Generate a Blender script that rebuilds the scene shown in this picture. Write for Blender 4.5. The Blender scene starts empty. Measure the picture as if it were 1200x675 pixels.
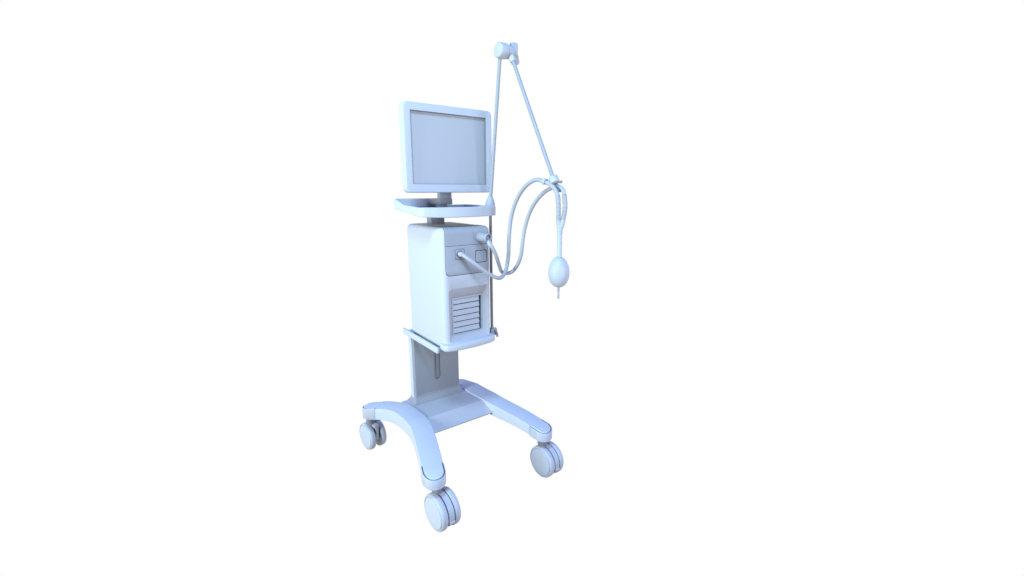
import bpy, bmesh, math
from mathutils import Vector, Matrix

sc = bpy.context.scene
COL = sc.collection
V = Vector

# ------------------------------------------------------------------ materials
def clay(name, col, rough=0.5, spec=0.35, grain=0.006):
    m = bpy.data.materials.new(name); m.use_nodes = True
    nt = m.node_tree; b = nt.nodes['Principled BSDF']
    tc = nt.nodes.new('ShaderNodeTexCoord')
    no = nt.nodes.new('ShaderNodeTexNoise'); no.inputs['Scale'].default_value = 60
    no.inputs['Detail'].default_value = 3
    nt.links.new(tc.outputs['Object'], no.inputs['Vector'])
    mx = nt.nodes.new('ShaderNodeMix'); mx.data_type = 'RGBA'
    mx.inputs[6].default_value = (*[c * (1 - grain) for c in col], 1)
    mx.inputs[7].default_value = (*[min(1, c * (1 + grain)) for c in col], 1)
    nt.links.new(no.outputs['Fac'], mx.inputs[0])
    nt.links.new(mx.outputs[2], b.inputs['Base Color'])
    mr = nt.nodes.new('ShaderNodeMapRange')
    mr.inputs[3].default_value = rough - .04; mr.inputs[4].default_value = rough + .04
    nt.links.new(no.outputs['Fac'], mr.inputs[0]); nt.links.new(mr.outputs[0], b.inputs['Roughness'])
    b.inputs['Specular IOR Level'].default_value = spec
    return m

M_BODY = clay('white_enamel', (.46, .47, .49), 0.55)
M_PLAS = clay('moulded_plastic', (.42, .43, .45), 0.5)
M_PANEL = clay('grey_panel_plastic', (.31, .315, .33), 0.5)
M_FUN = clay('grille_surround_plastic', (.39, .39, .40), .5)
M_COL = clay('grey_column_enamel', (.24, .243, .25), 0.5)
M_SCR = clay('screen_glass', (.38, .385, .395), 0.4)
M_MET = clay('painted_metal', (.29, .30, .31), 0.45)
M_STEEL = clay('dark_steel', (.20, .20, .205), 0.5)
M_SHADE = clay('recess_shade', (.13, .14, .16), .6)  # dark tone standing in for shade in the cap gaps and tray pit
M_RUB = clay('soft_silicone', (.36, .365, .375), 0.5)

# ------------------------------------------------------------------ helpers
WO = {}                                            # world origin of every object

def root(name, loc, label, cat):
    o = bpy.data.objects.new(name, None); COL.objects.link(o)
    o.location = loc; o['label'] = label; o['category'] = cat
    o.empty_display_size = .05
    WO[o.name] = V(loc); return o

def obj(name, bm, mat, parent=None, smooth=35, origin=None, label=None):
    bmesh.ops.remove_doubles(bm, verts=bm.verts, dist=1e-6)
    bmesh.ops.recalc_face_normals(bm, faces=bm.faces)
    if origin is None:
        xs = [v.co for v in bm.verts]
        origin = V([(min(c[i] for c in xs) + max(c[i] for c in xs)) / 2 for i in range(3)])
    origin = V(origin)
    bmesh.ops.translate(bm, verts=bm.verts, vec=-origin)
    me = bpy.data.meshes.new(name); bm.to_mesh(me); bm.free()
    for p in me.polygons: p.use_smooth = True
    me.set_sharp_from_angle(angle=math.radians(smooth))
    me.materials.append(mat)
    o = bpy.data.objects.new(name, me); COL.objects.link(o)
    if parent is not None:
        o.parent = parent; o.location = origin - WO[parent.name]
    else:
        o.location = origin
    WO[o.name] = origin
    if label: o['label'] = label
    return o

def join(*bms):
    a = bms[0]
    for b in bms[1:]:
        me = bpy.data.meshes.new('tmp'); b.to_mesh(me); b.free(); a.from_mesh(me)
        bpy.data.meshes.remove(me)
    return a

def xf(bm, M):
    bmesh.ops.transform(bm, matrix=M, verts=bm.verts); return bm

def box(x0, x1, y0, y1, z0, z1, bev=0, seg=3):
    bm = bmesh.new(); bmesh.ops.create_cube(bm, size=1)
    for v in bm.verts:
        v.co = V(((x0 + x1) / 2 + v.co.x * (x1 - x0), (y0 + y1) / 2 + v.co.y * (y1 - y0), (z0 + z1) / 2 + v.co.z * (z1 - z0)))
    if bev: bmesh.ops.bevel(bm, geom=bm.edges[:], offset=bev, segments=seg, profile=.5, affect='EDGES')
    return bm

def rrect(x0, x1, z0, z1, r, n=6):
    """rounded rectangle outline, r = radius or 4 radii (BL, BR, TR, TL)"""
    if not isinstance(r, (list, tuple)): r = [r] * 4
    out = []
    for (cx, cz, sx, sz, a0), q in zip(((x0, z0, 1, 1, 180), (x1, z0, -1, 1, 270), (x1, z1, -1, -1, 0), (x0, z1, 1, -1, 90)), r):
        q = max(q, 1e-5)
        for i in range(n + 1):
            a = math.radians(a0 + 90 * i / n)
            out.append((cx + sx * q + q * math.cos(a), cz + sz * q + q * math.sin(a)))
    return out

def rings(loops, cap0=True, cap1=True):
    """loft closed loops of 3D points"""
    bm = bmesh.new(); R = [[bm.verts.new(p) for p in l] for l in loops]
    n = len(R[0])
    for a, b in zip(R, R[1:]):
        for i in range(n):
            bm.faces.new((a[i], a[(i + 1) % n], b[(i + 1) % n], b[i]))
    if cap0: bm.faces.new(R[0])
    if cap1: bm.faces.new(R[-1])
    return bm

def prism_y(out, y0, y1, bev=0, seg=3, back=False):
    """outline in (x,z), from y0 (front) to y1, front rim rounded by insetting"""
    cx = sum(p[0] for p in out) / len(out); cz = sum(p[1] for p in out) / len(out)
    w = max(abs(p[0] - cx) for p in out); h = max(abs(p[1] - cz) for p in out)
    def lp(y, d):
        return [(cx + (p[0] - cx) * (w - d) / w, y, cz + (p[1] - cz) * (h - d) / h) for p in out]
    L = []
    if bev:
        for i in range(seg + 1):
            a = math.pi / 2 * i / seg
            L.append(lp(y0 + bev * (1 - math.sin(a)), bev * (1 - math.cos(a)))) if False else L.append(lp(y0 + bev * (1 - math.sin(a)), bev * (1 - math.sin(math.pi / 2 - a + 0)) if False else bev * (1 - math.sin(a)) * 0 + bev * (1 - math.cos(math.pi / 2 - a)) if False else 0))
        L = [lp(y0 + bev * (1 - math.cos(math.pi / 2 * i / seg)), bev * (1 - math.sin(math.pi / 2 * i / seg))) for i in range(seg + 1)]
    else:
        L = [lp(y0, 0)]
    if back and bev:
        L += [lp(y1 - bev * (1 - math.cos(math.pi / 2 * i / seg)), bev * (1 - math.sin(math.pi / 2 * i / seg))) for i in range(seg, -1, -1)]
    else:
        L.append(lp(y1, 0))
    return rings(L)

def boolean(bm, cutter, op='DIFFERENCE'):
    obs = []
    for b in (bm, cutter):
        bmesh.ops.remove_doubles(b, verts=b.verts, dist=1e-6)
        bmesh.ops.recalc_face_normals(b, faces=b.faces)
        me = bpy.data.meshes.new('t'); b.to_mesh(me); b.free()
        o = bpy.data.objects.new('t', me); COL.objects.link(o); obs.append(o)
    md = obs[0].modifiers.new('b', 'BOOLEAN'); md.operation = op; md.object = obs[1]; md.solver = 'EXACT'
    dg = bpy.context.evaluated_depsgraph_get(); dg.update()
    ev = obs[0].evaluated_get(dg); me = bpy.data.meshes.new_from_object(ev)
    out = bmesh.new(); out.from_mesh(me)
    for o in obs:
        m = o.data; bpy.data.objects.remove(o); bpy.data.meshes.remove(m)
    bpy.data.meshes.remove(me)
    return out

def frame(d):
    d = d.normalized(); up = V((0, 0, 1)) if abs(d.z) < .95 else V((0, 1, 0))
    a = d.cross(up).normalized(); return a, a.cross(d).normalized()

def spline(P, n=10):
    P = [V(p) for p in P]; Q = [2 * P[0] - P[1]] + P + [2 * P[-1] - P[-2]]; out = []
    for i in range(1, len(Q) - 2):
        a, b, c, d = Q[i - 1:i + 3]
        for k in range(n):
            t = k / n
            out.append(.5 * ((2 * b) + (c - a) * t + (2 * a - 5 * b + 4 * c - d) * t * t + (3 * b - a - 3 * c + d) * t ** 3))
    out.append(P[-1]); return out

def tube(path, r, n=16, hollow=0):
    """r = number or function of 0..1; parallel-transported frame"""
    path = [V(p) for p in path]; L = []; tot = len(path) - 1
    d = (path[1] - path[0]); a, b = frame(d); prev = d.normalized()
    for i, p in enumerate(path):
        d = (path[min(i + 1, tot)] - path[max(i - 1, 0)]).normalized()
        q = prev.rotation_difference(d); a = q @ a; b = q @ b; prev = d
        rr = r(i / tot) if callable(r) else r
        L.append([p + rr * (a * math.cos(2 * math.pi * k / n) + b * math.sin(2 * math.pi * k / n)) for k in range(n)])
    return rings(L)

def lathe(prof, axis_o, axis_d, n=40):
    """prof = list of (distance along axis, radius)"""
    d = V(axis_d).normalized(); a, b = frame(d); o = V(axis_o); L = []
    for t, r in prof:
        r = max(r, 1e-5)
        L.append([o + d * t + r * (a * math.cos(2 * math.pi * k / n) + b * math.sin(2 * math.pi * k / n)) for k in range(n)])
    return rings(L)

def lerp_tab(tab, t):
    if t <= tab[0][0]: return tab[0][1]
    for (a, va), (b, vb) in zip(tab, tab[1:]):
        if t <= b:
            k = (t - a) / (b - a); k = k * k * (3 - 2 * k) if False else k
            return va + (vb - va) * k
    return tab[-1][1]

# ================================================================== ventilator
vent = root('medical_ventilator', (0, .15, 0),
            'tall pale blue hospital ventilator on a four-caster trolley, with square monitor, tray and boxy cabinet', 'ventilator')

# ---- legs of the base ------------------------------------------------------
PATH = [(-.246, -.153), (-.214, -.05), (-.187, .04), (-.1725, .11), (-.1705, .19), (-.180, .27), (-.203, .335), (-.234, .382), (-.259, .408)]
ZT = [(-.20, .209), (-.15, .223), (-.05, .240), (.05, .252), (.14, .262), (.28, .262), (.36, .250), (.43, .238), (.47, .232)]
TH = [(-.20, .036), (-.15, .040), (0, .047), (.14, .056), (.30, .056), (.43, .046)]

def leg_path(side):
    if side > 0:
        P = [V((x, y, 0)) for x, y in ((.246, -.153), (.224, -.05), (.202, .04), (.184, .12), (.175, .20), (.1715, .27), (.170, .34), (.170, .40))]
    else:
        P = [V((x, y, 0)) for x, y in PATH]
    return spline([(p.x, p.y, 0) for p in P], 8)

def ribbon(path, hw, z0, z1, bev=.0028, nb=4):
    """solid band along path with half width hw(i), bottom z0(p), top z1(p)"""
    L = []
    for i, p in enumerate(path):
        d = (path[min(i + 1, len(path) - 1)] - path[max(i - 1, 0)]).normalized()
        s = V((-d.y, d.x, 0)); h = hw[i]; b = min(bev, h * .6)
        zt, zb = z1[i], z0[i]; sec = []
        for k in range(nb + 1):
            a = math.pi / 2 * k / nb
            sec.append((-(h - b) - b * math.cos(a), zt - b + b * math.sin(a)))
        for k in range(nb, -1, -1):
            a = math.pi / 2 * k / nb
            sec.append(((h - b) + b * math.cos(a), zt - b + b * math.sin(a)))
        b2 = b * .6
        sec += [(h, zb + b2), (h - b2, zb), (-(h - b2), zb), (-h, zb + b2)]
        L.append([p + s * u + V((0, 0, z)) for u, z in sec])
    return rings(L)

def make_leg(side):
    base = leg_path(side)
    # extend both ends straight by the end radius, cosine-sampled half circles
    R, RI = .039, .0338
    d0 = (base[0] - base[1]).normalized(); d1 = (base[-1] - base[-2]).normalized()
    arc = [math.sin(math.pi / 2 * k / 10) for k in range(11)]
    W = [(-.15, .0385), (0, .040), (.15, .042), (.3, .042), (.43, .038)]
    path, hw = [], []
    for k in range(10, 0, -1):
        path.append(base[0] + d0 * RI * arc[k]); hw.append(max(RI * math.sqrt(max(0, 1 - arc[k] ** 2)), .0008))
    run = 0; cap_len = .034
    tot = [0]
    for a, b in zip(base, base[1:]): tot.append(tot[-1] + (b - a).length)
    LEN = tot[-1]
    def pt(s):
        for i in range(len(tot) - 1):
            if s <= tot[i + 1]:
                t = (s - tot[i]) / (tot[i + 1] - tot[i]); return base[i].lerp(base[i + 1], t)
        return base[-1]
    S = [0, .01, .02, cap_len - .0002, cap_len + .0002] + [cap_len + .005 + (LEN - 2 * cap_len - .01) * k / 50 for k in range(51)] + [LEN - cap_len - .0002, LEN - cap_len + .0002, LEN - .02, LEN - .01, LEN]
    for s in S:
        p = pt(s); path.append(p)
        hw.append(RI if (s < cap_len or s > LEN - cap_len) else lerp_tab(W, p.y))
    for k in range(1, 11):
        path.append(base[-1] + d1 * RI * arc[k]); hw.append(max(RI * math.sqrt(max(0, 1 - arc[k] ** 2)), .0008))
    zt = [lerp_tab(ZT, p.y) for p in path]; zb = [z - lerp_tab(TH, p.y) for z, p in zip(zt, path)]
    leg = obj('leg', ribbon(path, hw, zb, zt), M_BODY, vent, 40)
    # end caps: a U-shaped shell round each tongue, its rim a little under the top
    for end in (0, 1):
        o = base[0] if end == 0 else base[-1]
        dr = d0 if end == 0 else d1
        back = -dr; sd = V((-dr.y, dr.x, 0))
        def U(r, extra=0, cl=cap_len):
            pts = [(-r, -cl)] + [(-r * math.cos(math.pi * k / 24), r * math.sin(math.pi * k / 24)) for k in range(25)] + [(r, -cl)]
            return pts
        def zz(u, v):
            s = -v
            p = pt(min(max(s, 0), LEN)) if end == 0 else pt(LEN - min(max(s, 0), LEN))
            q = o + dr * v + sd * u
            return lerp_tab(ZT, q.y), lerp_tab(TH, q.y)
        def centre(v):
            if v >= 0: return o + dr * v
            s = -v
            return pt(s) if end == 0 else pt(LEN - s)
        def place(u, v, dz, frac):
            c = centre(v); q = c + sd * u
            t, h = lerp_tab(ZT, q.y), lerp_tab(TH, q.y)
            return V((q.x, q.y, t + dz - h * frac - (.004 if frac else 0)))
        ro, ri = .0408, .0382
        O, I = U(ro, 0, cap_len - .0028), U(ri, 0, cap_len - .0028); bm = bmesh.new(); n = len(O); cols = []
        for (uo, vo), (ui, vi) in zip(O, I):
            k = 1 - .0022 / ro
            cols.append([bm.verts.new(place(ui, vi, -.0015, 0)), bm.verts.new(place(uo * k, vo * k if vo > 0 else vo, -.0015, 0)),
                         bm.verts.new(place(uo, vo, -.004, 0)), bm.verts.new(place(uo, vo, .004, 1)),
                         bm.verts.new(place(uo * .90, vo * .90 if vo > 0 else vo, -.001, 1)), bm.verts.new(place(ui * .9, vi * .9 if vi > 0 else vi, .003, 1)),
                         bm.verts.new(place(ui, vi, .006, 1))])
        m = len(cols[0])
        for a, b in zip(cols, cols[1:]):
            for j in range(m): bm.faces.new((a[j], b[j], b[(j + 1) % m], a[(j + 1) % m]))
        bm.faces.new(cols[0]); bm.faces.new(cols[-1][::-1])
        # floor of the cap
        fl = [c[4] for c in cols]; bm.faces.new(fl)
        obj('end_cap', bm, M_PLAS, leg, 40)
        O, I = U(ro - .0012, 0, cap_len), U(.0328, 0, cap_len); bm = bmesh.new(); cols = []
        for (uo, vo), (ui, vi) in zip(O, I):
            top = -.0030 if vo < -.002 or True else 0
            cols.append([bm.verts.new(place(ui, vi, top, 0)), bm.verts.new(place(uo, vo, -.0045, 0)), bm.verts.new(place(uo, vo, .010, 1)), bm.verts.new(place(ui, vi, .010, 1))])
        for a, b in zip(cols, cols[1:]):
            for j in range(4): bm.faces.new((a[j], b[j], b[(j + 1) % 4], a[(j + 1) % 4]))
        bm.faces.new(cols[0]); bm.faces.new(cols[-1][::-1])
        obj('cap_gap_shade', bm, M_SHADE, leg, 40)  # dark strip filling the gap, painted as its crevice shade
    return leg
for s in (-1, 1): make_leg(s)

# ---- crossbar ---------------------------------------------------------------
prof = [(.075, .214), (.0715, .2175), (.0712, .2215), (.1308, .2572), (.1318, .2578), (.332, .2578), (.338, .25), (.338, .214), (.33, .207), (.085, .207)]
obj('crossbar', rings([[(x, y, z) for y, z in prof] for x in (-.150, .150)]), M_FUN, vent, 8)

# ---- column -----------------------------------------------------------------
ZC0, ZC1 = .289, .583
plate = prism_y(rrect(-.107, .107, ZC0 - .02, ZC1, .003, 3), .2747, .292, .0012, 2)
slot = prism_y(rrect(-.0175, .0155, .345, .64, [.015, .015, .001, .001], 6), .26, .2835)
plate = boolean(plate, slot)
column = obj('column', plate, M_COL, vent, 30)
obj('column_shell', prism_y(rrect(-.1105, .1105, ZC0 - .02, ZC1, .004, 3), .2935, .318, .003, 3), M_BODY, column, 35)
L = []
for k in range(9):                                  # flared foot
    t = k / 8; e = t ** 2.2
    x = .1085 + (.1236 - .1085) * e; y = .2725 + (.2566 - .2725) * e; yb = .322 + .014 * e
    z = .2905 - .0325 * t
    L.append([(-x, y, z), (x, y, z), (x, yb, z), (-x, yb, z)])
    if k == 0: L.insert(0, [(-x + .003, y + .003, z + .002), (x - .003, y + .003, z + .002), (x - .003, yb - .003, z + .002), (-x + .003, yb - .003, z + .002)])
obj('foot', rings(L), M_COL, column, 30)
obj('groove_liner', prism_y(rrect(-.0055, .0035, .352, .575, .004, 4), .2805, .2833, .001, 2), M_COL, column)

# ---- cabinet ------------------------------------------------------------------
Z0, Z1 = .606, 1.035
body = bmesh.new(); bmesh.ops.create_cube(body, size=1)
for v in body.verts: v.co = V((v.co.x * .21, .151 + v.co.y * .302, (Z0 + Z1) / 2 + v.co.z * (Z1 - Z0)))
ed = [e for e in body.edges if not all(v.co.z < Z0 + .01 for v in e.verts)]
bmesh.ops.bevel(body, geom=ed, offset=.019, segments=6, profile=.5, affect='EDGES')
# pocket for the control panel: wraps over the front top edge onto the top
PX0, PX1, PZ0, PYB, RB = -.0905, .0915, .862, .070, .019
G = .0019
pocket = prism_y(rrect(PX0 - G, PX1 + G, PZ0 - G, 1.20, [.018, .018, .0, .0], 6), -.02, PYB + G)
keep = box(-.2, .2, .012, .2, .5, Z1 - .012)
pocket = boolean(pocket, keep)
body = boolean(body, pocket)
# funnel recess for the grille, open towards the bottom plate
VO = rrect(-.083, .094, .6075, .812, [.004, .004, .014, .014], 5)
VI = rrect(-.0605, .0745, .6265, .7735, [.002, .002, .002, .002], 5)
VO2 = [((p[0] - .0055) * 1.03 + .0055, (p[1] - .71) * 1.03 + .71) for p in VO]
fun = rings([[(x, -.01, z) for x, z in VO2], [(x, .0, z) for x, z in VO], [(x, .021, z) for x, z in VI], [(x, .075, z) for x, z in VI]])
body = boolean(body, fun)
cabinet = obj('cabinet', body, M_BODY, vent, 28)
cabinet.data.materials.append(M_FUN)              # faces of the funnel round the grille take a greyer tone
for p in cabinet.data.polygons:
    c = p.center + WO[cabinet.name]
    if .0008 < c.y < .08 and -.0835 < c.x < .0945 and .607 < c.z < .815: p.material_index = 1

def panel_wrap(x0, x1, z0):
    """shell that runs up the front, round the top edge and back along the top"""
    path = [(0, z) for z in (z0, z0 + .001)] + [(0, z0 + (Z1 - RB - z0) * k / 5) for k in range(1, 6)]
    path += [(RB - RB * math.cos(math.radians(a)), Z1 - RB + RB * math.sin(math.radians(a))) for a in range(9, 91, 9)]
    path += [(RB + (PYB - RB) * k / 6, Z1) for k in range(1, 7)]
    NX = 28; xs = [x0 + (x1 - x0) * i / NX for i in range(NX + 1)]
    F, B = [], []
    bm = bmesh.new()
    for y, z in path:
        # outward normal
        if z < Z1 - RB: n = (-1, 0)
        elif y > RB: n = (0, 1)
        else: n = ((y - RB) / RB, (z - (Z1 - RB)) / RB)
        f, b = [], []
        for x in xs:
            e = max(0, abs(x) - .086); drop = RB - math.sqrt(RB * RB - e * e) - .0006
            f.append(bm.verts.new((x, y - n[0] * drop, z - n[1] * drop)))
            b.append(bm.verts.new((x, max(y, 0) + (-n[0]) * .0095, z - n[1] * .0095)))
        F.append(f); B.append(b)
    m = len(path)
    for j in range(m - 1):
        for i in range(NX):
            bm.faces.new((F[j][i], F[j][i + 1], F[j + 1][i + 1], F[j + 1][i])); bm.faces.new((B[j][i], B[j + 1][i], B[j + 1][i + 1], B[j][i + 1]))
        bm.faces.new((F[j][0], F[j + 1][0], B[j + 1][0], B[j][0])); bm.faces.new((F[j][NX], B[j][NX], B[j + 1][NX], F[j + 1][NX]))
    for i in range(NX):
        bm.faces.new((F[0][i], B[0][i], B[0][i + 1], F[0][i + 1])); bm.faces.new((F[m - 1][i], F[m - 1][i + 1], B[m - 1][i + 1], B[m - 1][i]))
    return bm
XS, ZM = .026, .9695
obj('control_panel', panel_wrap(PX0, XS - .0004, ZM + .0007), M_PANEL, cabinet, 30)
obj('control_panel', panel_wrap(XS + .0004, PX1, ZM + .0007), M_PANEL, cabinet, 30)
lower = prism_y(rrect(PX0, PX1, PZ0, ZM - .0007, [.017, .017, .001, .001], 6), -.0006, .0095, .0008, 2)
lower = boolean(lower, prism_y(rrect(-.0525, -.0125, .9185, .9575, .004, 4), -.02, .004))
lower = boolean(lower, prism_y(rrect(.0345, .0850, .899, .9472, .007, 5), -.02, .0092))
lower = obj('control_panel', lower, M_PANEL, cabinet, 30)
obj('button', prism_y(rrect(.0375, .0830, .9020, .9442, .006, 5), -.0018, .010, .0015, 3), M_PANEL, cabinet, 30)
sock = prism_y(rrect(-.0508, -.0142, .9202, .9558, .003, 4), -.001, .006, .001, 2)
sock = boolean(sock, lathe([(-.02, .0135), (.0045, .0135)], (-.0325, 0, .938), (0, 1, 0), 32))
obj('hose_socket', sock, M_PANEL, cabinet, 30)
obj('outlet_port', lathe([(0, .0195), (.003, .0195), (.004, .018), (.052, .0165), (.0545, .0155), (.056, .0135), (.0545, .0115), (.045, .0105)], (.0575, 0.000, .996), (0, -1, 0), 40), M_PANEL, cabinet, 35)

# ventilation grille: thin frame, six louvres, dark gap at the right
fr = prism_y(rrect(-.0600, .0740, .627, .773, .002, 2), .0195, .028)
fr = boolean(fr, prism_y(rrect(-.0555, .0700, .6305, .7680, .001, 2), .01, .04))
grille = obj('air_grille', fr, M_FUN, cabinet, 30)
for i in range(6):
    z1 = .7668 - i * .0228; z0 = z1 - .0198
    sl = rings([[(x, .0225, z0), (x, .0208, z0 + .0012), (x, .0238, z1), (x, .027, z1), (x, .027, z0)] for x in (-.0540, .0612)])
    obj('louvre', sl, M_FUN, grille, 30)

# bottom plate under the cabinet (bowed front edge)
def bowed(z, sh=0, hx=.1135):
    pts = []
    r = .020
    N = 16
    fl = []
    for k in range(N + 1):
        x = -hx + r + (2 * (hx - r)) * k / N
        fl.append((x + 0, -.0215 - .012 * (1 - (x / hx) ** 2)))
    out = [(-.104, .29), (-.104, .035), (-hx, .022)]
    for k in range(7):
        a = math.radians(180 + 75 * k / 6); out.append((-hx + r + r * math.cos(a), -.0027 + r * math.sin(a)))
    out += fl[1:-1]
    for k in range(7):
        a = math.radians(285 + 75 * k / 6); out.append((hx - r + r * math.cos(a), -.0027 + r * math.sin(a)))
    out += [(hx, .022), (.104, .035), (.104, .29)]
    return [(x * (1 - sh / hx), (y - .13) * (1 - sh / .15) + .13, z) for x, y in out]
bp_ = rings([bowed(.5815, .003), bowed(.5835, .0008), bowed(.586, 0), bowed(.6015, 0), bowed(.6045, .001), bowed(.6058, .0035)])
bottom_plate = obj('bottom_plate', bp_, M_BODY, vent, 35)

# side handle rails
for s in (-1, 1):
    x0, x1 = (-.1345, -.1225)
    bm = box(min(s * .1180, s * .1300), max(s * .1180, s * .1300), .020, .332, .5680, .5920, .0042, 3)
    rail = obj('side_rail', bm, M_BODY, vent, 35)
    for y in (.030, .28):
        bm = lathe([(0, .0095), (.0175, .0095)], (s * .1020, y, .5800), (s, 0, 0), 20)
        obj('rail_bracket', bm, M_MET, rail, 35)

# ---- tray above the cabinet -----------------------------------------------------
HXR = .158
def tray_out(off=0):
    """closed plan outline (x,y), counter-clockwise from the back-left"""
    hx = .168 - off; hr = HXR - off; yb = .262 - off; r = max(.030 - off, .010); pts = []
    def arc(cx, cy, r, a0, a1, n=7):
        for k in range(n + 1):
            a = math.radians(a0 + (a1 - a0) * k / n); pts.append((cx + r * math.cos(a), cy + r * math.sin(a)))
    arc(-hx + .012, yb - .012, .012, 90, 180)
    yf = .022 + off
    pts.append((-hx, .17)); pts.append((-hx, .11))
    arc(-hx + r, yf + r, r, 180, 256)
    for k in range(1, 20):
        x = (-hx + r) + (hx + hr - 2 * r) * k / 20
        pts.append((x, yf - .030 * (1 - (x / (hx - r * .6)) ** 2) + .0005))
    arc(hr - r, yf + r, r, 284, 360)
    pts.append((hr, .11)); pts.append((hr, .17))
    arc(hr - .012, yb - .012, .012, 0, 90)
    for k in range(1, 16): pts.append((hr - .012 - (hx + hr - .024) * k / 16, yb))
    return pts
def rise(x, y):
    f = min(1, max(0, (.02 - x) / .04)); f = f * f * (3 - 2 * f)
    g = min(1, max(0, (y - .05) / .20))
    h = min(1, max(0, (y - .16) / .09)); h = h * h * (3 - 2 * h)
    return f * (.008 * g + .019 * h)
def rise_b(x, y):
    f = min(1, max(0, (-.04 - x) / .08)); f = f * f * (3 - 2 * f)
    g = min(1, max(0, y / .17)); h = min(1, max(0, (y - .165) / .06))
    return f * (.018 * g) + f * .006 * h
ZB, ZTp = 1.0705, 1.1075
o0, o1, o2, o3 = tray_out(), tray_out(.003), tray_out(.009), tray_out(.010)
def ring3(out, z, fn, dz=0): return [(x, y, z + fn(x, y) + dz) for x, y in out]
loops = [ring3(tray_out(.010), ZB, rise_b), ring3(tray_out(.002), ZB, rise_b, .0003), ring3(o0, ZB, rise_b, .003), ring3(o0, ZTp, rise, -.003), ring3(o1, ZTp, rise, 0),
         ring3(o2, ZTp, rise, -.0005), ring3(o3, ZTp, rise, -.003), ring3(tray_out(.0115), 1.0930, lambda x, y: .35 * rise(x, y))]
tr = rings(loops)
tr = boolean(tr, prism_y(rrect(-.075, .062, 1.082, 1.2, .004, 3), .045, .215))
tray = obj('tray', tr, M_BODY, vent, 35)
obj('tray_pit_shade', box(-.0745, .0615, .0455, .2145, 1.0822, 1.0838, .0003, 1), M_SHADE, tray, 30)  # dark sheet added on the pit bottom to stand for shade
obj('tray_neck', box(-.030, .030, .222, .262, 1.030, 1.085, .002, 2), M_STEEL, tray, 30)
obj('pole_bracket', lathe([(0, .0185), (.006, .0188), (.014, .0182), (.024, .0158), (.034, .0118), (.042, .0084), (.048, .0068)], (.1455, .062, 1.102), (0, -.05, 1), 32), M_FUN, tray, 40)

# ---- monitor ----------------------------------------------------------------------
mon = prism_y(rrect(-.1835, .1830, 1.157, 1.463, .019, 8), .0995, .134, .005, 4, back=True)
mon = boolean(mon, prism_y(rrect(-.1570, .1555, 1.1875, 1.4365, .0012, 2), .08, .1115))
monitor = obj('monitor', mon, M_BODY, vent, 30)
obj('screen', prism_y(rrect(-.1562, .1547, 1.1882, 1.4358, .001, 2), .1100, .116), M_SCR, monitor, 30)
edge_shade = prism_y(rrect(-.1568, .1553, 1.1877, 1.4363, .001, 2), .1010, .1112)
edge_shade = boolean(edge_shade, prism_y(rrect(-.1553, .1538, 1.1892, 1.4348, .001, 2), .09, .12))
obj('screen_edge_shade', edge_shade, M_STEEL, monitor, 30)  # dark lining put in as the shadow line round the screen recess
obj('back_housing', prism_y(rrect(-.130, .130, 1.20, 1.42, .02, 6), .133, .158, 0), M_BODY, monitor, 30)
obj('monitor_post', box(-.026, .0255, .150, .172, 1.134, 1.230, .0015, 2), M_COL, monitor, 30)
obj('post_block', box(-.027, .0265, .147, .262, 1.112, 1.1345, .002, 2), M_STEEL, monitor, 30)
obj('pivot', lathe([(0, .024), (.034, .024)], (0, .19, 1.081), (0, 0, 1), 28), M_STEEL, monitor, 30)

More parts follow.
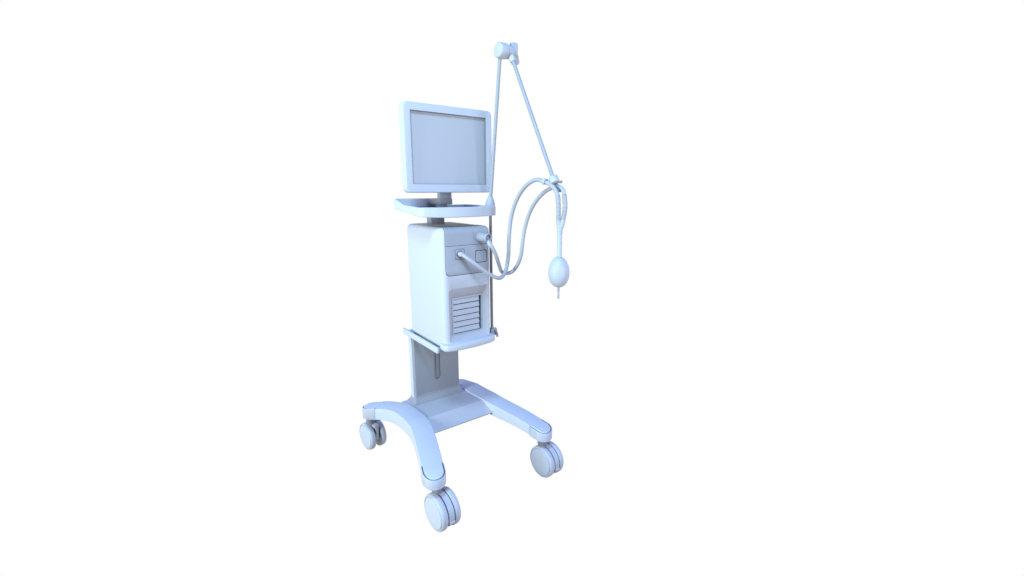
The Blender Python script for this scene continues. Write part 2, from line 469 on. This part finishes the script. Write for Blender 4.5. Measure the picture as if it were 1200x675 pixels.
# ---- casters -----------------------------------------------------------------------
def caster(cx, cy, yaw, px, py, ztop, flip=False, R=.0658, w=.0400, label=None):
    """twin-wheel caster; wheels round (cx,cy), stem to the leg end at (px,py)"""
    T = Matrix.Translation((cx, cy, R)) @ Matrix.Rotation(yaw, 4, 'Z')
    fl = Matrix.Rotation(math.pi, 4, 'Z') if flip else Matrix.Identity(4)
    # hood: a thick arc between the two wheels, from behind the top to low in front
    hw = .0118
    def hood_prof(r, a0, a1, n=22):
        return [(r * math.cos(math.radians(a0 + (a1 - a0) * k / n)), r * math.sin(math.radians(a0 + (a1 - a0) * k / n))) for k in range(n + 1)]
    # plan angle 180 = towards -Y (front)
    a0, a1 = 60, 212
    out = hood_prof(R * .965, a0, a1) + hood_prof(R * .62, a1, a0)
    hood = rings([[(x, c, s) for c, s in out] for x in (-hw + .0012, hw - .0012)])
    hub = lathe([(-.0142, .030), (.0142, .030)], (0, 0, 0), (1, 0, 0), 32)
    web = [(-.012, R * .80), (.030, R * .92), (.038, R * .80), (.010, R * .35), (.010, -R * .50), (-.010, -R * .50), (-.012, 0)]
    spoke = rings([[(x, c, s) for c, s in web] for x in (-.0055, .0055)])
    web2 = [(.020, R * .98), (.036, R * .95), (.048, R * .84), (.050, R * .60), (.044, -R * .15), (.038, -R * .18), (.030, -R * .1), (.020, R * .3)]
    fork = rings([[(x, c, s) for c, s in web2] for x in (-.0058, .0058)])
    bar = box(-.0125, .0125, .018, .047, R * .80, R * 1.0, .003, 2)
    local = join(hood, hub, spoke, fork, bar)
    xf(local, T @ fl)
    mx, my = px * .35 + cx * .65, py * .35 + cy * .65 + .012
    stem = lathe([(0, .0155), (ztop - R * 1.80, .0155)], (mx, my, R * 1.80), (0, 0, 1), 24)
    base = lathe([(0, .012), (.006, .017), (.012, .018), (.022, .017), (.030, .016)], (mx, my + .006, R * 1.84), (0, 0, 1), 28)
    c = obj('caster', local, M_PLAS, vent, 35, origin=(cx, cy, R), label=label)
    obj('stem', join(stem, base), M_STEEL, c, 35)  # stem coloured dark to read as the shaded gap under the cap
    for s in (-1, 1):
        t = lathe([(.0152, R * .45), (.0152, R * .955), (.0160, R * .985), (.018, R), (w - .0095, R), (w - .0060, R * .985), (w - .0032, R * .955), (w - .0018, R * .91), (w - .0022, R * .885), (w - .0045, R * .876), (w - .0045, R * .4)], (0, 0, 0), (s, 0, 0), 56)
        xf(t, T); wh = obj('wheel', t, M_PLAS, c, 32)
        h = lathe([(w - .0052, R * .856), (w - .0030, R * .852), (w - .0010, R * .83), (w, R * .70), (w + .0008, R * .35), (w + .0010, .001)], (0, 0, 0), (s, 0, 0), 56)
        xf(h, T); obj('hub_cap', h, M_BODY, c, 40)
    lip = rings([[(x, R * .94 * math.cos(a) * k, R * .94 * math.sin(a) * k) for a, k in ((3.32, 1.0), (3.36, 1.10), (3.52, 1.10), (3.66, 1.02), (3.66, .8), (3.32, .8))] for x in (-.0105, .0105)])
    xf(lip, T @ fl); obj('brake_pedal', lip, M_PLAS, c, 30)
    return c
caster(-.2227, -.1596, .067, -.246, -.150, .195)
caster(.2700, -.1565, .047, .246, -.150, .195)
caster(-.2400, .4800, .124, -.266, .424, .200, flip=True, R=.0625)
caster(.1950, .4450, .05, .177, .405, .205, flip=True, R=.0625)

# ================================================================== support arm
B0 = V((.147, .060, .585)); B1 = V((.1455, .056, 1.148)); K = V((.151, -.002, 1.641))
A0 = V((.190, -.010, 1.648)); A1 = V((.190, -.251, 1.208))
arm = root('support_arm', (.153, .060, .575), 'thin two-section jointed arm with a wing screw at its elbow, clamped beside the cabinet', 'support arm')
obj('pole', tube([B0, V((.143, .057, 1.06)), V((.1435, .057, 1.10)), B1, B1 + (K - B1) * .02], .0058, 14), M_STEEL, arm, 40)
obj('upper_pole', tube([B1 - (K - B1) * .03, K - V((0, 0, .01))], .0066, 16), M_MET, arm, 40)
clamp = join(box(.1305, .1590, .042, .068, .580, .610, .004, 2), lathe([(0, .009), (.002, .009), (.004, .007)], (.1590, .052, .601), (1, 0, 0), 20))
cl = obj('rail_clamp', clamp, M_MET, arm, 35)
lev = tube([(.150, .040, .604), (.154, .034, .592), (.156, .034, .576)], .0042, 10)
obj('clamp_lever', lev, M_STEEL, cl, 35)
el = lathe([(0, .018), (.0008, .0225), (.003, .0252), (.006, .0262), (.028, .0265), (.036, .0255), (.0385, .0215), (.040, .0210), (.0415, .0235), (.052, .0228), (.062, .0215), (.066, .018)], (.1365, -.006, 1.649), (1, 0, 0), 36)
elbow = obj('elbow_joint', el, M_PLAS, arm, 40)
# wing screw
hubw = lathe([(0, .011), (.012, .012), (.018, .010), (.020, .004)], (.202, -.006, 1.649), (1, 0, 0), 20)
def blade(sgn, ty):
    out = [(-.006, .004), (-.011, .020), (-.008, .031), (.0, .034), (.010, .029), (.012, .016), (.008, .003)]
    L = []
    for th in (-.0035, -.0022, .0022, .0035):
        k = .86 if abs(th) > .003 else 1
        L.append([V((.218 + sgn * 0 + z * .45, -.006 + y * k, 1.649 + th + 0)) for y, z in out])
    return L
wing = None
for sgn in (1, -1):
    out = [(-.004, .000), (-.012, .018), (-.018, .034), (-.008, .038), (.008, .036), (.015, .030), (.011, .016), (.005, .000)]
    L = []
    for ty in (-.0050, -.0035, .0035, .0050):
        k = .86 if abs(ty) > .004 else 1
        L.append([V((x * k, ty + abs(z) * .15, sgn * z * (k if z > .01 else 1))) for x, z in out])
    b = rings(L)
    xf(b, Matrix.Translation((.219, -.006, 1.649)) @ Matrix.Rotation(math.radians(-14), 4, 'Y') @ Matrix.Rotation(math.radians(8), 4, 'X'))
    wing = b if wing is None else join(wing, b)
obj('wing_screw', join(hubw, wing), M_PLAS, elbow, 40)
d = (A1 - A0).normalized()
obj('lower_pole', tube([A0 + d * .012, A1 + d * .004], .0066, 16), M_MET, arm, 40)
obj('pole_collar', lathe([(0, .0105), (.004, .0118), (.020, .0118), (.024, .0090)], A0 + d * .016, d, 20), M_PLAS, arm, 40)

# hose holder at the end of the arm
H = V((.190, -.258, 1.196))
hb = join(lathe([(0, .0085), (.003, .0135), (.008, .0165), (.022, .0172), (.027, .0160), (.029, .012)], H - d * .020, d, 24))
holder = obj('hose_holder', hb, M_PLAS, arm, 40)
bar = join(tube([H + V((-.010, .004, -.016)), H + V((.014, -.010, -.020))], .0085, 12), box(.186, .198, -.285, -.262, 1.160, 1.174, .002, 2),
           lathe([(0, .004), (.003, .0045), (.010, .0045), (.012, .003)], H + V((.006, -.016, -.004)), (.7, -.7, .25), 14))
obj('swivel', bar, M_STEEL, holder, 40)
def clip(c, ax, r=.0098, a0=-140, a1=140, tilt=0):
    ax = V(ax).normalized(); a, b = frame(ax); L = []
    for k in range(19):
        t = math.radians(a0 + (a1 - a0) * k / 18 + tilt); u = a * math.cos(t) + b * math.sin(t)
        L.append([V(c) + u * r - ax * .005, V(c) + u * (r + .0028) - ax * .005, V(c) + u * (r + .0028) + ax * .005, V(c) + u * r + ax * .005])
    return rings(L)

# ================================================================== hoses
PTS = dict()
CA = V((.176, -.268, 1.176)); CB = V((.200, -.292, 1.166))
hoseA = [(-.0325, .004, .938), (-.034, -.018, .939), (-.028, -.036, .931), (-.012, -.050, .916), (.012, -.060, .895), (.046, -.066, .868), (.078, -.071, .850),
         (.100, -.070, .846), (.122, -.064, .858), (.138, -.058, .884), (.144, -.060, .925), (.148, -.058, .985), (.152, -.062, 1.050), (.154, -.080, 1.105), (.156, -.110, 1.150),
         (.158, -.150, 1.184), (.162, -.195, 1.201), (.168, -.235, 1.194), (.174, -.262, 1.181), (.176, -.280, 1.166), (.177, -.292, 1.146)]
hoseB = [(.0585, -.050, .985), (.060, -.060, .976), (.066, -.066, .962), (.082, -.064, .935), (.104, -.052, .897), (.124, -.040, .865), (.148, -.034, .852), (.172, -.046, .858),
         (.184, -.066, .888), (.188, -.082, .930), (.192, -.088, .990), (.196, -.100, 1.045), (.198, -.125, 1.095), (.198, -.160, 1.133), (.198, -.200, 1.160), (.198, -.235, 1.173),
         (.198, -.262, 1.176), (.197, -.278, 1.176), (.197, -.293, 1.168), (.195, -.303, 1.150)]
def ribbed(path, r, pitch=.0042, amp=.0009):
    P = [V(p) for p in path]; S = [0]
    for a, b in zip(P, P[1:]): S.append(S[-1] + (b - a).length)
    N = int(S[-1] / (pitch / 4)); out = []
    for i in range(N + 1):
        s = S[-1] * i / N; j = 0
        while j < len(S) - 2 and S[j + 1] < s: j += 1
        out.append(P[j].lerp(P[j + 1], (s - S[j]) / max(1e-9, S[j + 1] - S[j])))
    L = []; tot = len(out) - 1
    d_ = (out[1] - out[0]); a, b = frame(d_); prev = d_.normalized()
    for i, p in enumerate(out):
        dd = (out[min(i + 1, tot)] - out[max(i - 1, 0)]).normalized()
        q = prev.rotation_difference(dd); a = q @ a; b = q @ b; prev = dd
        rr = r + (amp if i % 4 in (1, 2) else -amp)
        L.append([p + rr * (a * math.cos(2 * math.pi * k / 14) + b * math.sin(2 * math.pi * k / 14)) for k in range(14)])
    return rings(L)
YJ = V((.188, -.298, 1.060))
ha = root('breathing_hose', hoseA[0], 'pale hose plugged into the small square socket, crossing in front of the other hose', 'hose')
obj('smooth_tube', tube(spline(hoseA, 8), .0071, 16), M_RUB, ha, 50)
obj('hose_connector', tube([(-.0325, .004, .938), (-.0335, -.016, .939), (-.0325, -.024, .938)], .0092, 20), M_PLAS, ha, 40)
obj('ribbed_tube', ribbed(spline([hoseA[-1], (.1750, -.297, 1.120), (.1745, -.299, 1.095), (.1755, -.298, 1.064)], 8), .0078), M_RUB, ha, 60)
hb_ = root('breathing_hose', hoseB[0], 'pale hose from the large round port at the cabinet top right, rising behind the other', 'hose')
obj('smooth_tube', tube(spline(hoseB, 8), .0071, 16), M_RUB, hb_, 50)
obj('hose_connector', join(lathe([(0, .0088), (.012, .0088), (.014, .0078)], (.0595, -.055, .981), (.10, -.35, -.8), 20)), M_PLAS, hb_, 40)
obj('ribbed_tube', ribbed(spline([hoseB[-1], (.194, -.309, 1.120), (.1925, -.309, 1.095), (.188, -.306, 1.064)], 8), .0078), M_RUB, hb_, 60)
obj('hose_clip', clip(hoseA[-4], V(hoseA[-3]) - V(hoseA[-5]), .0085, -150, 150, 90), M_PLAS, holder, 40)
obj('hose_clip', clip(hoseB[-4], V(hoseB[-3]) - V(hoseB[-5]), .0078, -150, 150, 90), M_PLAS, holder, 40)

# ================================================================== breathing bag
bag = root('breathing_bag', (.188, -.300, .83), 'egg-shaped pale breathing bag hanging from a Y piece below the arm tip', 'breathing bag')
ypc = join(tube([(.1755, -.298, 1.070), (.1780, -.298, 1.052), (.1812, -.2998, 1.036)], .0086, 18), tube([(.1885, -.3065, 1.070), (.186, -.304, 1.052), (.1812, -.2998, 1.036)], .0086, 18))
obj('y_piece', ypc, M_PLAS, bag, 45)
obj('collar', lathe([(0, .0098), (.004, .0098), (.0042, .0086), (.0062, .0086), (.0064, .0098), (.012, .0098)], (.1812, -.2998, 1.026), (0, 0, 1), 24), M_PLAS, bag, 30)
obj('stem_tube', lathe([(0, .0094), (.004, .0087), (.076, .0085), (.081, .0085)], (.1812, -.2998, .947), (0, 0, 1), 24), M_PLAS, bag, 40)
pr = [(0, .004), (.001, .006)]
for k in range(1, 24):
    a = math.pi * k / 24; t = .0535 * (1 - math.cos(a)); pr.append((t, .0365 * math.sin(a) ** .92 * (1 + .06 * math.cos(a))))
pr += [(.1065, .0090), (.112, .0088)]
obj('bag', lathe(pr, (.1812, -.2998, .839), (0, 0, 1), 40), M_PLAS, bag, 60)
obj('tip_tube', lathe([(0, .0034), (.001, .0040), (.020, .0038), (.036, .0040), (.042, .0050)], (.1812, -.2998, .799), (0, 0, 1), 16), M_RUB, bag, 40)

# ================================================================== world, light, camera
REAR_TINT = (.28, .31, .36, 1); UNDER_TINT = (.26, .22, .19, 1); TOP = (.05, .22, 1.0, 1)  # invented surround tints that shape the light from behind, below and above
w = bpy.data.worlds.new('World'); sc.world = w; w.use_nodes = True
nt = w.node_tree; bg = nt.nodes['Background']
tc = nt.nodes.new('ShaderNodeTexCoord'); sx = nt.nodes.new('ShaderNodeSeparateXYZ')
nt.links.new(tc.outputs['Generated'], sx.inputs[0])
# white backdrop beyond the ventilator; dimmer bluish surround behind the camera is invented for lighting
dp = nt.nodes.new('ShaderNodeVectorMath'); dp.operation = 'DOT_PRODUCT'; dp.inputs[1].default_value = (.601, .799, 0)
nt.links.new(tc.outputs['Generated'], dp.inputs[0])
mrr = nt.nodes.new('ShaderNodeMapRange'); mrr.interpolation_type = 'SMOOTHSTEP'
mrr.inputs[1].default_value = -.25; mrr.inputs[2].default_value = .15
nt.links.new(dp.outputs['Value'], mrr.inputs[0])
mz = nt.nodes.new('ShaderNodeMapRange'); mz.interpolation_type = 'SMOOTHSTEP'
mz.inputs[1].default_value = .42; mz.inputs[2].default_value = .62
nt.links.new(sx.outputs['Z'], mz.inputs[0])
m1 = nt.nodes.new('ShaderNodeMix'); m1.data_type = 'RGBA'
mw = nt.nodes.new('ShaderNodeMix'); mw.data_type = 'RGBA'
mzz = nt.nodes.new('ShaderNodeMapRange'); mzz.inputs[1].default_value = -.35; mzz.inputs[2].default_value = .1
nt.links.new(sx.outputs['Z'], mzz.inputs[0]); nt.links.new(mzz.outputs[0], mw.inputs[0])
mw.inputs[6].default_value = UNDER_TINT; mw.inputs[7].default_value = REAR_TINT
nt.links.new(mw.outputs[2], m1.inputs[6])
m1.inputs[7].default_value = (1, 1, 1, 1)
nt.links.new(mrr.outputs[0], m1.inputs[0])
m2 = nt.nodes.new('ShaderNodeMix'); m2.data_type = 'RGBA'
m2.inputs[7].default_value = TOP
nt.links.new(mz.outputs[0], m2.inputs[0]); nt.links.new(m1.outputs[2], m2.inputs[6])
nt.links.new(m2.outputs[2], bg.inputs[0]); bg.inputs[1].default_value = 1.0

def area(name, loc, tgt, size, power, col):
    l = bpy.data.lights.new(name, 'AREA'); l.shape = 'DISK'; l.size = size; l.energy = power; l.color = col
    o = bpy.data.objects.new(name, l); COL.objects.link(o); o.location = loc
    o.rotation_euler = (V(tgt) - V(loc)).to_track_quat('-Z', 'Y').to_euler(); return o
area('side_lamp', (-3.0, -.1, 1.1), (0, .1, .7), 1.2, 132, (.71, .88, 1.0))
area('overhead_lamp', (-1.05, -1.0, 2.6), (-.1, .0, .4), .45, 52, (.42, .72, 1.0))
area('front_fill', (.5, -2.7, 1.2), (0, .1, .5), 1.6, 62, (.66, .76, 1.0))  # unseen fill light added to lift the front faces

cd = bpy.data.cameras.new('camera'); cam = bpy.data.objects.new('camera', cd); COL.objects.link(cam)
cd.sensor_width = 36; cd.lens = 521.96 * 36 / 1200; cd.clip_start = .01; cd.clip_end = 100
cam.location = (-.85033, -1.40386, 1.16684)
cam.rotation_euler = (math.pi / 2 - .216492, 0, -.645056)
sc.camera = cam
sc.view_settings.view_transform = 'Standard'; sc.view_settings.look = 'None'
sc.view_settings.exposure = 0; sc.view_settings.gamma = 1
